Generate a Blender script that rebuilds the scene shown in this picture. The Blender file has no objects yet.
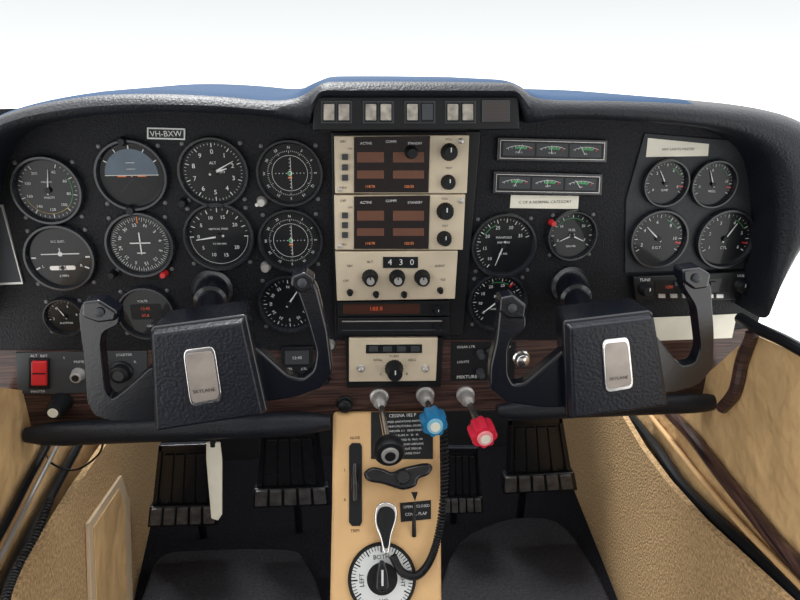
import bpy, math, random
from mathutils import Matrix, Vector
random.seed(4)
sc=bpy.context.scene
sc.view_settings.view_transform='Standard'
# ---------------- camera ----------------
FPX=628.0
CAM=Vector((0,-0.75,1.10))
ROT=Matrix.Rotation(math.radians(-5),3,'Z')@Matrix.Rotation(math.radians(70),3,'X')
cd=bpy.data.cameras.new('camera'); cam=bpy.data.objects.new('camera',cd)
sc.collection.objects.link(cam); cam.matrix_world=Matrix.Translation(CAM)@ROT.to_4x4()
cd.sensor_width=36; cd.lens=FPX*36/800; cd.clip_start=0.01
sc.camera=cam
def ray(u,v): return ROT@Vector(((u-400)/FPX,(300-v)/FPX,-1))
class Frame:
    def __init__(s,o,ex,ey):
        s.o=Vector(o); s.ex=Vector(ex).normalized(); ey=Vector(ey)
        s.n=s.ex.cross(ey).normalized(); s.ey=s.n.cross(s.ex).normalized()
        s.M=Matrix((s.ex,s.ey,s.n)).transposed()
    def px(s,u,v,c=0):
        d=ray(u,v); t=(c-(CAM-s.o).dot(s.n))/d.dot(s.n)
        P=CAM+d*t-s.o
        return Vector((P.dot(s.ex),P.dot(s.ey)))
    def sc(s,u,v,c=0):
        a=s.px(u-.5,v,c); b=s.px(u+.5,v,c); return (a-b).length
PANEL=Frame((0,0,0),(1,0,0),(0,0,1))
FLOOR=Frame((0,0,0.2),(1,0,0),(0,1,0))
PED=Frame((0,-0.012,0.665),(1,0,0),(0,0.14,0.195))
# ---------------- materials ----------------
MATS={}
def mat(name,col,rough=.5,metal=0,bump=0,bs=300,var=.08,vs=25,emit=0,coat=0,spec=.4,bd=.001):
    if name in MATS: return MATS[name]
    m=bpy.data.materials.new(name); m.use_nodes=True; nt=m.node_tree; N=nt.nodes; L=nt.links
    b=N['Principled BSDF']
    tc=N.new('ShaderNodeTexCoord'); nz=N.new('ShaderNodeTexNoise'); nz.inputs['Scale'].default_value=vs; nz.inputs['Detail'].default_value=4
    L.new(tc.outputs['Object'],nz.inputs['Vector'])
    mx=N.new('ShaderNodeMix'); mx.data_type='RGBA'
    mx.inputs[6].default_value=(*[max(0,c*(1-var)) for c in col],1); mx.inputs[7].default_value=(*[min(1,c*(1+var)) for c in col],1)
    mr=N.new('ShaderNodeMapRange'); mr.inputs[1].default_value=.3; mr.inputs[2].default_value=.7
    L.new(nz.outputs['Fac'],mr.inputs[0]); L.new(mr.outputs[0],mx.inputs[0]); L.new(mx.outputs[2],b.inputs['Base Color'])
    b.inputs['Roughness'].default_value=rough; b.inputs['Metallic'].default_value=metal
    b.inputs['Specular IOR Level'].default_value=spec
    b.inputs['Coat Weight'].default_value=coat
    if emit:
        L.new(mx.outputs[2],b.inputs['Emission Color']); b.inputs['Emission Strength'].default_value=emit
    if bump:
        n2=N.new('ShaderNodeTexNoise'); n2.inputs['Scale'].default_value=bs; n2.inputs['Detail'].default_value=3
        L.new(tc.outputs['Object'],n2.inputs['Vector'])
        bp=N.new('ShaderNodeBump'); bp.inputs['Strength'].default_value=bump; bp.inputs['Distance'].default_value=bd
        L.new(n2.outputs['Fac'],bp.inputs['Height']); L.new(bp.outputs['Normal'],b.inputs['Normal'])
    MATS[name]=m; return m
def woodmat():
    m=mat('wood_grain_vinyl',(.075,.04,.03),.35); nt=m.node_tree; N=nt.nodes; L=nt.links
    mp=N.new('ShaderNodeMapping'); mp.inputs['Scale'].default_value=(2,60,1)
    tc=[n for n in N if n.type=='TEX_COORD'][0]; L.new(tc.outputs['Object'],mp.inputs[0])
    nz=N.new('ShaderNodeTexNoise'); nz.inputs['Scale'].default_value=6; nz.inputs['Detail'].default_value=6
    nz.inputs['Distortion'].default_value=.6
    L.new(mp.outputs[0],nz.inputs['Vector'])
    cr=N.new('ShaderNodeValToRGB'); cr.color_ramp.elements[0].position=.38; cr.color_ramp.elements[0].color=(.018,.010,.010,1)
    cr.color_ramp.elements[1].position=.65; cr.color_ramp.elements[1].color=(.10,.052,.042,1)
    L.new(nz.outputs['Fac'],cr.inputs[0]); L.new(cr.outputs[0],N['Principled BSDF'].inputs['Base Color'])
    return m
M_PANEL=mat('wrinkle_black_panel',(.006,.007,.010),.5,bump=1,bs=450,var=.7,vs=300,spec=.22)
M_BLACK=mat('satin_black',(.006,.007,.009),.4,bump=.15,bs=400,spec=.3)
M_BEZEL=mat('bezel_black',(.011,.013,.017),.25,var=.3,vs=90,spec=.55)
M_DIAL=mat('dial_black',(.006,.007,.009),.3,spec=.2,coat=.25)
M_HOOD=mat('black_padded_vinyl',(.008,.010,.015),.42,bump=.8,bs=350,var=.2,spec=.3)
M_HOODSHEEN=mat('vinyl_top_painted_sheen',(.008,.04,.10),.6,bump=.4,bs=350,spec=.08)  # blue sheen of the black hood's top, put into the base colour
M_YOKE=mat('yoke_black_plastic',(.005,.006,.010),.2,bump=.1,bs=450,spec=.55)
M_PAD=mat('yoke_leather_pad',(.005,.007,.013),.36,bump=.55,bs=300,spec=.4,var=.2,vs=60)
M_GREY=mat('slate_grey_paint',(.035,.04,.046),.5,bump=.2)
M_SUB=mat('charcoal_subpanel_paint',(.019,.023,.028),.5,bump=.4,var=.2,vs=200,spec=.3)
M_BEIGE=mat('beige_faceplate',(.56,.48,.36),.5)
M_TAN=mat('tan_pedestal_plastic',(.66,.42,.20),.5,bump=.3,bs=250,var=.1,vs=12)
M_TANL=mat('tan_leather_panel',(.62,.41,.20),.55,bump=1,bs=18,var=.2,vs=9,bd=.012)
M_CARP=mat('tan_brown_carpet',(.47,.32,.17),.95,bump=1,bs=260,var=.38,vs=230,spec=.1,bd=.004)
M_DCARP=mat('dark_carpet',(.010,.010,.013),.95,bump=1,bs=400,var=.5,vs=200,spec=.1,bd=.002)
M_SEAT=mat('charcoal_mat_fabric',(.017,.017,.021),.8,bump=1,bs=400,var=.5,vs=200,spec=.25,bd=.002)
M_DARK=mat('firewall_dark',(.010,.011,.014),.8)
M_WHITE=mat('white_marking',(.62,.64,.64),.6,var=.02)
M_GREEN=mat('green_marking',(.05,.28,.10),.6)
M_YEL=mat('yellow_marking',(.5,.36,.06),.6)
M_RED=mat('red_plastic',(.5,.02,.025),.3,var=.1)
M_BLUE=mat('muted_blue_dial',(.045,.08,.12),.4,coat=.3,var=.25)
M_BROWN=mat('brown_dial',(.045,.024,.018),.5,coat=.3)
M_ORG=mat('orange_marking',(.6,.17,.05),.5)
M_CHR=mat('brushed_metal',(.8,.8,.8),.2,metal=1)
M_SILV=mat('silver_grey_metal',(.5,.49,.48),.35,metal=.6)
M_GUN=mat('worn_pedal_metal',(.13,.13,.14),.35,metal=.3,var=.5,vs=60)
M_WOOD=woodmat()
M_SCR=mat('dark_brown_display',(.010,.006,.007),.12,spec=.4)
M_AMB=mat('dim_amber_segments',(.12,.05,.03),.4,emit=.06)
M_AMBD=mat('dark_amber_window',(.05,.018,.012),.25,emit=.05)
M_AMBT=mat('amber_digits',(.7,.22,.07),.4,emit=.2)
M_REDE=mat('red_led_digits',(.5,.08,.03),.4,emit=.2)
M_LIT=mat('bronze_grey_lamp_lens',(.26,.24,.21),.3,var=.45,vs=110)
M_LABEL=mat('cream_label',(.72,.70,.60),.5)
M_PBLUE=mat('blue_knob_plastic',(.02,.17,.36),.25)
M_PBLUEL=mat('light_blue_knob_cap',(.22,.48,.62),.35)
M_PRED=mat('red_knob_plastic',(.6,.02,.05),.25)
M_PREDL=mat('pale_red_cap',(.8,.30,.32),.35)
M_BADGE=mat('badge_taupe',(.34,.30,.27),.3,metal=.4,var=.25,vs=30)
M_COVER=mat('tan_cover_plastic',(.60,.47,.32),.5)
M_HEAD=mat('grey_headliner',(.5,.48,.45),.9)
ART=[M_WHITE,M_GREEN,M_YEL,M_RED,M_BLUE,M_BROWN,M_ORG,M_BLACK,M_GREY,M_SILV]
W_,G_,Y_,R_,B_,BR_,O_,K_,GR_,S_=range(10)
# ---------------- text cache ----------------
TC={}
def textgeo(s):
    if s in TC: return TC[s]
    c=bpy.data.curves.new('t','FONT'); c.body=s; c.size=1; c.align_x='CENTER'; c.align_y='CENTER'; c.resolution_u=2
    o=bpy.data.objects.new('t',c); sc.collection.objects.link(o)
    bpy.context.view_layer.update()
    me=bpy.data.meshes.new_from_object(o.evaluated_get(bpy.context.evaluated_depsgraph_get()))
    r=([(v.co.x,v.co.y) for v in me.vertices],[tuple(p.vertices) for p in me.polygons])
    bpy.data.objects.remove(o); bpy.data.curves.remove(c); bpy.data.meshes.remove(me)
    TC[s]=r; return r
def smooth(pts,n=4,closed=True):
    out=[];m=len(pts); P=[Vector(p) for p in pts]
    rng=range(m) if closed else range(m-1)
    for i in rng:
        if closed: a,b,c,d=P[i-1],P[i],P[(i+1)%m],P[(i+2)%m]
        else: a,b,c,d=P[max(i-1,0)],P[i],P[i+1],P[min(i+2,m-1)]
        for k in range(n):
            t=k/n
            out.append(.5*((2*b)+(c-a)*t+(2*a-5*b+4*c-d)*t*t+(3*b-a-3*c+d)*t**3))
    if not closed: out.append(P[-1])
    return out
def roundp(pts,k=.32,n=4,mx=None):
    out=[];m=len(pts);P=[Vector(p) for p in pts]
    for i in range(m):
        a,b,c=P[i-1],P[i],P[(i+1)%m]; ka=kc=k
        if mx: ka=min(k,mx/max((a-b).length,1e-6)); kc=min(k,mx/max((c-b).length,1e-6))
        p=b+(a-b)*ka; q=b+(c-b)*kc
        for j in range(n+1):
            t=j/n; out.append(p*(1-t)**2+b*2*t*(1-t)+q*t*t)
    return out
def rrect(x0,y0,x1,y1,r,n=4):
    out=[]
    for cx,cy,a0 in ((x1-r,y1-r,0),(x0+r,y1-r,90),(x0+r,y0+r,180),(x1-r,y0+r,270)):
        for k in range(n+1):
            a=math.radians(a0+90*k/n); out.append((cx+r*math.cos(a),cy+r*math.sin(a)))
    return out
class MB:
    def __init__(s): s.v=[];s.f=[];s.m=[]
    def add(s,vs,fs,mi=0):
        o=len(s.v); s.v+= [tuple(v) for v in vs]
        for f in fs: s.f.append(tuple(i+o for i in f)); s.m.append(mi)
        return s
    def loft(s,A,ca,B,cb,mi=0):
        area=sum(A[i][0]*A[(i+1)%len(A)][1]-A[(i+1)%len(A)][0]*A[i][1] for i in range(len(A)))
        if area<0: A=A[::-1];B=B[::-1]
        n=len(A); vs=[(p[0],p[1],ca) for p in A]+[(p[0],p[1],cb) for p in B]
        fs=[tuple(range(n))[::-1],tuple(range(n,2*n))]+[(i,(i+1)%n,n+(i+1)%n,n+i) for i in range(n)]
        return s.add(vs,fs,mi)
    def prism(s,A,c0,c1,mi=0): A=list(A); return s.loft(A,c0,A,c1,mi)
    def flat(s,A,c,mi=0):
        area=sum(A[i][0]*A[(i+1)%len(A)][1]-A[(i+1)%len(A)][0]*A[i][1] for i in range(len(A)))
        A=list(A)
        if area<0: A=A[::-1]
        return s.add([(p[0],p[1],c) for p in A],[tuple(range(len(A)))],mi)
    def lathe(s,prof,cx=0,cy=0,n=40,mi=0,cap=True,M=None,knurl=0,wave=0):
        vs=[];fs=[]
        for j,(r,c) in enumerate(prof):
            for i in range(n):
                a=2*math.pi*i/n; rr=r*(1-(knurl if i%2 else 0))
                if wave: rr=r*(1-wave*(.5-.5*math.cos(8*a)))
                vs.append(Vector((cx+rr*math.cos(a),cy+rr*math.sin(a),c)))
        for j in range(len(prof)-1):
            for i in range(n):
                k=(i+1)%n; fs.append((j*n+i,j*n+k,(j+1)*n+k,(j+1)*n+i))
        if cap:
            fs.append(tuple(range(n))[::-1]); fs.append(tuple((len(prof)-1)*n+i for i in range(n)))
        if M: vs=[M@v for v in vs]
        return s.add(vs,fs,mi)
    def cyl(s,cx,cy,r,c0,c1,mi=0,n=28): return s.lathe([(r,c0),(r,c1)],cx,cy,n,mi)
    def disc(s,cx,cy,r,c,mi=0,n=40):
        return s.flat([(cx+r*math.sin(2*math.pi*i/n),cy+r*math.cos(2*math.pi*i/n)) for i in range(n)],c,mi)
    def arc(s,r0,r1,a0,a1,c,mi=0,cx=0,cy=0):
        n=max(3,int(abs(a1-a0)/8)); vs=[];fs=[]
        for i in range(n+1):
            a=math.radians(a0+(a1-a0)*i/n)
            vs+=[(cx+r0*math.sin(a),cy+r0*math.cos(a),c),(cx+r1*math.sin(a),cy+r1*math.cos(a),c)]
        for i in range(n): fs.append((2*i,2*i+2,2*i+3,2*i+1)[::-1])
        return s.add(vs,fs,mi)
    def bar(s,x0,y0,x1,y1,w0,w1,c,mi=0,th=0):
        d=Vector((x1-x0,y1-y0)); d.normalize(); n=Vector((-d.y,d.x))
        A=[(x0+n.x*w0/2,y0+n.y*w0/2),(x0-n.x*w0/2,y0-n.y*w0/2),(x1-n.x*w1/2,y1-n.y*w1/2),(x1+n.x*w1/2,y1+n.y*w1/2)]
        return s.prism(A,c,c+th,mi) if th else s.flat(A,c,mi)
    def tick(s,a,r0,r1,w,c,mi=0,cx=0,cy=0):
        a=math.radians(a); return s.bar(cx+r0*math.sin(a),cy+r0*math.cos(a),cx+r1*math.sin(a),cy+r1*math.cos(a),w,w,c,mi)
    def text(s,t,x,y,size,c,mi=0,rot=0,sx=1):
        vs,fs=textgeo(t); ca,sa=math.cos(math.radians(rot)),math.sin(math.radians(rot))
        return s.add([(x+size*(p[0]*sx*ca-p[1]*sa),y+size*(p[0]*sx*sa+p[1]*ca),c) for p in vs],fs,mi)
    def tube(s,path,rad,n=12,mi=0,flat=1.0):
        P=[Vector(p) for p in path]; vs=[];fs=[]; up=None
        for i,p in enumerate(P):
            t=(P[min(i+1,len(P)-1)]-P[max(i-1,0)]).normalized()
            if up is None:
                up=Vector((0,0,1)) if abs(t.z)<.9 else Vector((0,1,0))
            u=(up-t*up.dot(t)).normalized(); w=t.cross(u); up=u
            r=rad[i] if isinstance(rad,(list,tuple)) else rad
            for k in range(n):
                a=2*math.pi*k/n; vs.append(p+u*math.cos(a)*r*flat+w*math.sin(a)*r)
        for i in range(len(P)-1):
            for k in range(n):
                q=(k+1)%n; fs.append((i*n+k,i*n+q,(i+1)*n+q,(i+1)*n+k))
        fs.append(tuple(range(n))[::-1]); fs.append(tuple((len(P)-1)*n+k for k in range(n)))
        return s.add(vs,fs,mi)
def mkobj(name,mb,mats,bevel=0,seg=3,sm=True,ang=35):
    me=bpy.data.meshes.new(name); me.from_pydata(mb.v,[],mb.f)
    if not isinstance(mats,(list,tuple)): mats=[mats]
    for m in mats: me.materials.append(m)
    me.polygons.foreach_set('material_index',[min(i,len(mats)-1) for i in mb.m])
    if sm:
        me.polygons.foreach_set('use_smooth',[True]*len(mb.f))
        if not bevel: me.set_sharp_from_angle(angle=math.radians(ang))
    me.update()
    o=bpy.data.objects.new(name,me); sc.collection.objects.link(o)
    if bevel:
        b=o.modifiers.new('bevel','BEVEL'); b.width=bevel; b.segments=seg; b.limit_method='ANGLE'; b.angle_limit=math.radians(40); b.harden_normals=True
    return o
class Thing:
    def __init__(s,name,label,cat,frame,u,v,group=None,c=0):
        s.f=frame; s.o2=frame.px(u,v,c)
        e=bpy.data.objects.new(name,None); e.empty_display_size=.02; sc.collection.objects.link(e)
        W=frame.o+frame.ex*s.o2.x+frame.ey*s.o2.y
        e.matrix_world=Matrix.Translation(W)@frame.M.to_4x4()
        s.e=e; e['label']=label; e['category']=cat
        if group: e['group']=group
        s.s=frame.sc(u,v,c)
    def P(s,u,v,c=0): return s.f.px(u,v,c)-s.o2
    def P3(s,u,v,c=0): q=s.P(u,v,c); return Vector((q.x,q.y,c))
    def pts(s,L,c=0): return [s.P(u,v,c) for u,v in L]
    def part(s,name,mb,mats,parent=None,label=None,**k):
        o=mkobj(name,mb,mats,**k); o.parent=parent or s.e
        if label: o['label']=label
        return o
    def plate(s,name,L,c0,c1,m,bevel=0,**k):
        return s.part(name,MB().prism(s.pts(L,c1),c0,c1),m,bevel=bevel,**k)
    def words(s,items,c,m,parent=None):
        for t,x,y,sz in items:
            q=s.P(x,y,c); s.part('lettering',MB().text(t,q.x,q.y,sz*s.s,c),m,parent=parent,sm=False)
def single(name,label,cat,frame,u,v,mbf,mats,kind=None,group=None,**k):
    class D(Thing):
        def __init__(s): s.f=frame; s.o2=frame.px(u,v); s.s=frame.sc(u,v)
    T=D(); o=mkobj(name,mbf(T),mats,**k)
    W=frame.o+frame.ex*T.o2.x+frame.ey*T.o2.y
    o.matrix_world=Matrix.Translation(W)@frame.M.to_4x4()
    o['label']=label; o['category']=cat
    if kind: o['kind']=kind
    if group: o['group']=group
    return o
def knob(T,u,v,r,c0,h,m=None,name='knob',mark=True,cap=None,label=None,cr=.5):
    m=m or M_BLACK; q=T.P(u,v,c0); R=r*T.s
    mb=MB().lathe([(R*1.08,c0),(R*1.08,c0+h*.18),(R*.9,c0+h*.28),(R*.86,c0+h*.92),(R*.76,c0+h)],q.x,q.y,36,0,knurl=.06)
    o=T.part(name,mb,m,label=label,ang=50)
    if cap: T.part('knob_cap',MB().cyl(q.x,q.y,R*cr,c0+h,c0+h+.0012),cap,parent=o)
    if mark: T.part('pointer_mark',MB().bar(q.x,q.y+R*.15,q.x,q.y+R*.7,R*.14,R*.14,c0+h+.0016),M_BLACK if cap else M_WHITE,parent=o)
    return o
# ---------------- gauges ----------------
def gauge(name,label,u,v,r,nums=(),ticks=None,arcs=(),needles=(),texts=(),extra=None,kn=None,screws=True,nsz=.2,frame=PANEL,c0=0.0):
    T=Thing(name,label,'gauge',frame,u,v); R=r*T.s; D=R*.86; nsz*=.82
    T.part('bezel',MB().lathe([(R,c0),(R,c0+.006),(R*.97,c0+.008),(R*.91,c0+.008),(D,c0+.003),(D,c0+.001)],n=56,cap=False),M_BEZEL)
    T.part('dial',MB().cyl(0,0,D*1.01,c0,c0+.0016,n=56),M_DIAL)
    mb=MB(); z=c0+.0022
    for a0,a1,mi,r0,r1 in arcs: mb.arc((r0+.02)*D,r1*D,a0,a1,z,mi)
    if ticks:
        a0,a1,nM,nm=ticks; n=nM*nm
        for i in range(n+(0 if abs(a1-a0)>=360 else 1)):
            a=a0+(a1-a0)*i/n
            mb.tick(a,(.81 if i%nm==0 else .88)*D,.94*D,(.025 if i%nm==0 else .012)*D,z+.0002,W_)
    for t,a in nums:
        ra=math.radians(a); mb.text(t,.66*D*math.sin(ra),.66*D*math.cos(ra),nsz*D,z+.0002,W_)
    for t,x,y,sz in texts: mb.text(t,x*D,y*D,sz*.85*D,z+.0002,W_)
    if extra: extra(mb,D,z)
    if mb.f: T.part('dial_markings',mb,ART,sm=False)
    for i,(a,l,w) in enumerate(needles):
        ra=math.radians(a); w*=.75; nb=MB().bar(-.22*l*D*math.sin(ra),-.22*l*D*math.cos(ra),l*D*math.sin(ra),l*D*math.cos(ra),w*D,w*.25*D,z+.0008+.0006*i,0,.0004)
        T.part('needle',nb,M_WHITE,sm=False)
    if needles: T.part('needle_hub',MB().cyl(0,0,.1*D,z+.0006,z+.0028),M_BLACK)
    if kn:
        for (du,dv,kr,m) in kn: knob(T,u+du,v+dv,kr,c0+.0,.012,m,mark=False,name='adjustment_knob')
    if screws:
        o0=None
        for k in range(4):
            a=math.radians(45+90*k); x,y=R*1.12*math.sin(a),R*1.12*math.cos(a)
            if o0 is None:
                o0=T.part('screw',MB().lathe([(.0024,0),(.0024,.0008),(.0014,.0012)],n=12),M_GUN); o0.location=(x,y,c0)
            else:
                o=o0.copy(); o.location=(x,y,c0); sc.collection.objects.link(o)
    return T
circ=lambda L,a0,da:[(t,a0+da*i) for i,t in enumerate(L)]
def att(mb,D,z):
    mb.disc(0,0,.97*D,z-.0003,K_)
    n=24
    mb.flat([(.84*D*math.sin(math.radians(-90+180*i/n)),.84*D*math.cos(math.radians(-90+180*i/n))) for i in range(n+1)],z,B_)
    mb.flat([(.84*D*math.sin(math.radians(90+180*i/n)),.84*D*math.cos(math.radians(90+180*i/n))) for i in range(n+1)],z,K_)
    mb.bar(-.84*D,0,.84*D,0,.02*D,.02*D,z+.0003,W_)
    for y in (.2,.4): mb.bar(-.14*D,y*D,.14*D,y*D,.015*D,.015*D,z+.0003,W_)
    for a in (-60,-30,0,30,60): mb.tick(a,.84*D,.95*D,.03*D,z+.0003,W_)
    for sx in (-1,1): mb.bar(sx*.18*D,-.03*D,sx*.45*D,-.03*D,.04*D,.04*D,z+.0006,O_)
    mb.bar(-.4*D,-.55*D,0,-.12*D,.015*D,.015*D,z+.0004,GR_); mb.bar(.4*D,-.55*D,0,-.12*D,.015*D,.015*D,z+.0004,GR_)
    mb.disc(0,-.03*D,.03*D,z+.0007,O_,12)
def vor(mb,D,z):
    mb.arc(.6*D,.612*D,0,360,z+.0001,W_)
    for i in range(72): mb.tick(i*5,(.68 if i%6==0 else .73)*D,.77*D,.012*D,z,W_)
    for i,t in enumerate(['N','3','6','E','12','15','S','21','24','W','30','33']):
        a=math.radians(i*30); mb.text(t,.87*D*math.sin(a),.87*D*math.cos(a),.125*D,z,W_,rot=-i*30)
    for k in range(-4,5):
        if k: mb.disc(k*.12*D,0,.016*D,z+.0002,W_,8); mb.disc(0,k*.12*D,.016*D,z+.0002,W_,8)
    mb.arc(.05*D,.08*D,0,360,z+.0003,W_); mb.disc(-.03*D,.0,.06*D,z+.0004,G_,16); mb.bar(-.07*D,-.15*D,.07*D,-.15*D,.06*D,.06*D,z+.0003,O_)
    mb.bar(.04*D,-.55*D,.04*D,.55*D,.015*D,.015*D,z+.0005,W_)
def turn(mb,D,z):
    mb.bar(-.62*D,.12*D,.62*D,.12*D,.035*D,.035*D,z,W_); mb.disc(0,.12*D,.08*D,z+.0001,W_,16); mb.bar(0,.12*D,0,.32*D,.03*D,.03*D,z,W_)
    for a in (-90,-115,90,115): mb.tick(a,.8*D,.95*D,.05*D,z,W_)
    mb.flat(rrect(-.42*D,-.44*D,.42*D,-.29*D,.07*D),z,S_); mb.disc(0,-.365*D,.075*D,z+.0003,K_,16)
    mb.bar(-.1*D,-.45*D,-.1*D,-.28*D,.02*D,.02*D,z+.0003,K_);mb.bar(.1*D,-.45*D,.1*D,-.28*D,.02*D,.02*D,z+.0003,K_)
    mb.text('2 MIN',0,-.65*D,.12*D,z,W_); mb.text('L',-.62*D,-.3*D,.14*D,z,W_); mb.text('R',.62*D,-.3*D,.14*D,z,W_)
    mb.text('D.C. ELEC.',0,.55*D,.1*D,z,W_)
def dg(mb,D,z):
    for i in range(72): mb.tick(i*5,(.8 if i%2==0 else .86)*D,.94*D,.013*D,z,W_)
    for i,t in enumerate(['N','3','6','E','12','15','S','21','24','W','30','33']):
        a=math.radians(i*30+20); mb.text(t,.68*D*math.sin(a),.68*D*math.cos(a),.16*D,z,W_,rot=-i*30-20)
    for p in (((0,.42),(0,-.35),.04),((-.34,.05),(.34,.05),.04),((-.14,-.3),(.14,-.3),.035)):
        mb.bar(p[0][0]*D,p[0][1]*D,p[1][0]*D,p[1][1]*D,p[2]*D,p[2]*D,z+.0004,W_)
    mb.tick(0,.74*D,.97*D,.04*D,z+.0004,O_)
asi=circ(['40','60','80','100','120','140','160','180','200'],25,38)
gauge('airspeed_indicator','black airspeed dial with white numerals and thin colored arcs',49,190,36,asi,(25,329,8,4),[(60,130,G_,.76,.8),(130,250,Y_,.77,.8)],[(10,.7,.07)],[('KNOTS',0,-.25,.12),('AIRSPEED',0,.28,.1)],nsz=.17)
gauge('attitude_indicator','artificial horizon with grey-blue sky half and dark ground half',132.5,175,37,extra=att,kn=[(0,34,5,M_BLACK)])
gauge('altimeter','black altimeter with white numerals and two hands',214,172,36,circ(list('0123456789'),0,36),(0,360,10,5),needles=[(62,.75,.09),(75,.45,.14)],texts=[('ALT',0,.3,.15),('29.9',.28,0,.12)],kn=[(-30,30,4.5,M_BLACK)],nsz=.26)
gauge('course_deviation_indicator','black course deviation indicator with compass ring and dotted cross',290,173,34,extra=vor,kn=[(-28,28,5,M_SILV)])
gauge('turn_coordinator','black turn coordinator with white airplane symbol and slip ball',61.5,257,36,extra=turn)
gauge('heading_indicator','black heading indicator with compass card and white airplane outline',141,244,35,extra=dg,kn=[(-27,29,4,M_BLACK),(24,29,3.6,M_RED)])
gauge('vertical_speed_indicator','black vertical speed dial with white numerals and needle at zero',219.5,236,36,[('0',270),('5',305),('10',340),('15',15),('20',55),('5',235),('10',200),('15',165),('20',125)],(-90,90,8,2),needles=[(262,.75,.1)],texts=[('VERTICAL SPEED',0,.25,.1),('FT PER MIN',0,-.25,.1)],arcs=[(90,270,W_,.9,.93)])
gauge('course_deviation_indicator','black course deviation indicator beneath a matching one',291,240,33,extra=vor,kn=[(-25,26,5,M_SILV)])
gauge('suction_gauge','small black dial beside the lower wood trim',66,316,21,circ(['3','4','5','6'],-100,60),(-100,80,3,5),needles=[(-30,.7,.1)],texts=[('SUCTION',0,-.4,.2)],nsz=.28)
def led(mb,D,z):
    mb.flat(rrect(-.62*D,-.3*D,.6*D,.36*D,.08*D),z,K_)
    mb.text('VOLTS',-.1*D,.5*D,.14*D,z,W_); mb.text('GALS',.1*D,-.6*D,.14*D,z,W_)
T=gauge('digital_engine_monitor','round black digital monitor with dim red figures',147,312,29,extra=led)
Rr=29*T.s*.85
T.part('led_digits',MB().text('12:45',-.02*Rr,.18*Rr,.18*Rr,.003),M_REDE,sm=False)
T.part('led_digits',MB().text('37.8',-.05*Rr,-.12*Rr,.18*Rr,.003),M_REDE,sm=False)
def adf(mb,D,z):
    for i,t in enumerate(['N','3','6','E','12','15','S','21','24','W','30','33']):
        a=math.radians(i*30); mb.text(t,.66*D*math.sin(a),.66*D*math.cos(a),.16*D,z,W_,rot=-i*30)
gauge('radio_compass_indicator','black radio compass dial half hidden behind the control yoke',289,303,31,extra=adf,ticks=(0,360,12,3),needles=[(35,.7,.1)])
gauge('manifold_pressure_gauge','black manifold pressure dial with white scale',503,245,33,[('10',225),('15',262),('20',300),('25',340),('30',20),('35',60)],(215,430,10,3),[(300,340,G_,.74,.78)],[(200,.75,.08)],[('MANIFOLD',0,.28,.13),('PRESSURE',0,.1,.12),('IN. HG',0,-.3,.12)])
gauge('fuel_flow_gauge','smaller black fuel dial with two needles',571,235,25,[('0',250),('F',110),('10',310),('20',50)],(240,480,8,2),[(300,400,G_,.76,.8)],[(245,.6,.1),(115,.6,.1)],[('FUEL',0,.25,.18),('GAL/HR',0,-.5,.15)])
gauge('tachometer','black tachometer partly behind the control yoke',497,301,30,[('5',230),('10',265),('15',300),('20',335),('25',15),('30',60),('35',100)],(220,470,10,3),[(340,390,G_,.74,.78),(395,400,R_,.7,.93)],[(232,.72,.1)],[('RPM',0,.2,.18),('HUNDREDS',0,-.3,.12)])
# ---------------- panel boards ----------------
single('instrument_panel','black wrinkle-finish instrument panel board','instrument panel',PANEL,400,240,
  lambda T:MB().prism(T.pts([(-60,350),(-60,110),(300,104),(318,90),(510,90),(530,104),(745,120),(786,170),(783,235),(757,327),(640,340),(335,340),(335,350)]),-.006,-.0002),M_PANEL)
def lower(T):
    pts=[(-60,350.5),(335.5,350.5),(335.5,340.5),(641,340.5),(757,327.5),(748,375),(738,398),(700,408),(500,410),(335,414),(0,434),(-60,436)]
    return MB().prism(T.pts(pts),-.006,-.0002)
single('lower_panel_trim','dark wood-grain trim strip along the panel bottom','trim panel',PANEL,400,380,lower,M_WOOD)
T=Thing('engine_subpanel','slate grey metal plate carrying four round dials','panel plate',PANEL,697,205)
T.plate('plate',[(645,133),(764,143),(768,215),(764,268),(625,273),(626,200)],0,.002,M_SUB,bevel=.0008)
c0=.0021
for (u,v,r,nm,lb,nn,tx) in ((663.5,182.5,23,'oil_temperature_gauge','small black temperature dial with white ticks',circ(['0','2','4','6'],-120,75),'TEMP'),
   (711,183.5,23,'oil_pressure_gauge','small black pressure dial with red mark',circ(['0','5','10'],-100,90),'PRESS'),
   (656.5,238,29,'exhaust_temperature_gauge','round black exhaust temperature dial in grey plate',circ(['2','4','6','8','10'],-110,50),'E.G.T.'),
   (723,238,29,'cylinder_temperature_gauge','round black cylinder dial with white numerals',circ(['1','2','3','4','5','6'],-120,48),'CYL')):
    gauge(nm,lb,u,v,r,nn,(-120,120,8,3),[(20,60,G_,.74,.78),(100,104,R_,.7,.95)],[(random.randint(-60,60),.7,.1)],[(tx,0,-.35,.18)],screws=False,c0=c0,nsz=.22)
single('paper_label','cream paper label with faded print above dials','label',PANEL,675,148,lambda T:MB().prism(T.pts([(648,138),(709,144),(708,156),(646,157)],.0025),.0021,.0025).text('NAV LIGHTS MASTER',*T.P(677,149),3.4*T.s,.0028,1),[M_LABEL,M_GREY],sm=False)
single('paper_label','faded white label strip under strip meters','label',PANEL,545,202,lambda T:MB().prism(T.pts([(511,195),(579,196),(578,209),(510,208)],.0004),0,.0004).text('C OF A NORMAL CATEGORY',*T.P(545,202),4*T.s,.0007,1),[M_LABEL,M_BLACK],sm=False)
single('cream_placard','cream placard plate beneath the tuner','placard',PANEL,695,326,lambda T:MB().prism(T.pts([(650,318),(737,314),(732,338),(650,341)],.001),0,.001),[M_LABEL,M_GREY],sm=False)
T=Thing('registration_placard','small black placard with white registration letters','placard',PANEL,166,133)
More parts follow.
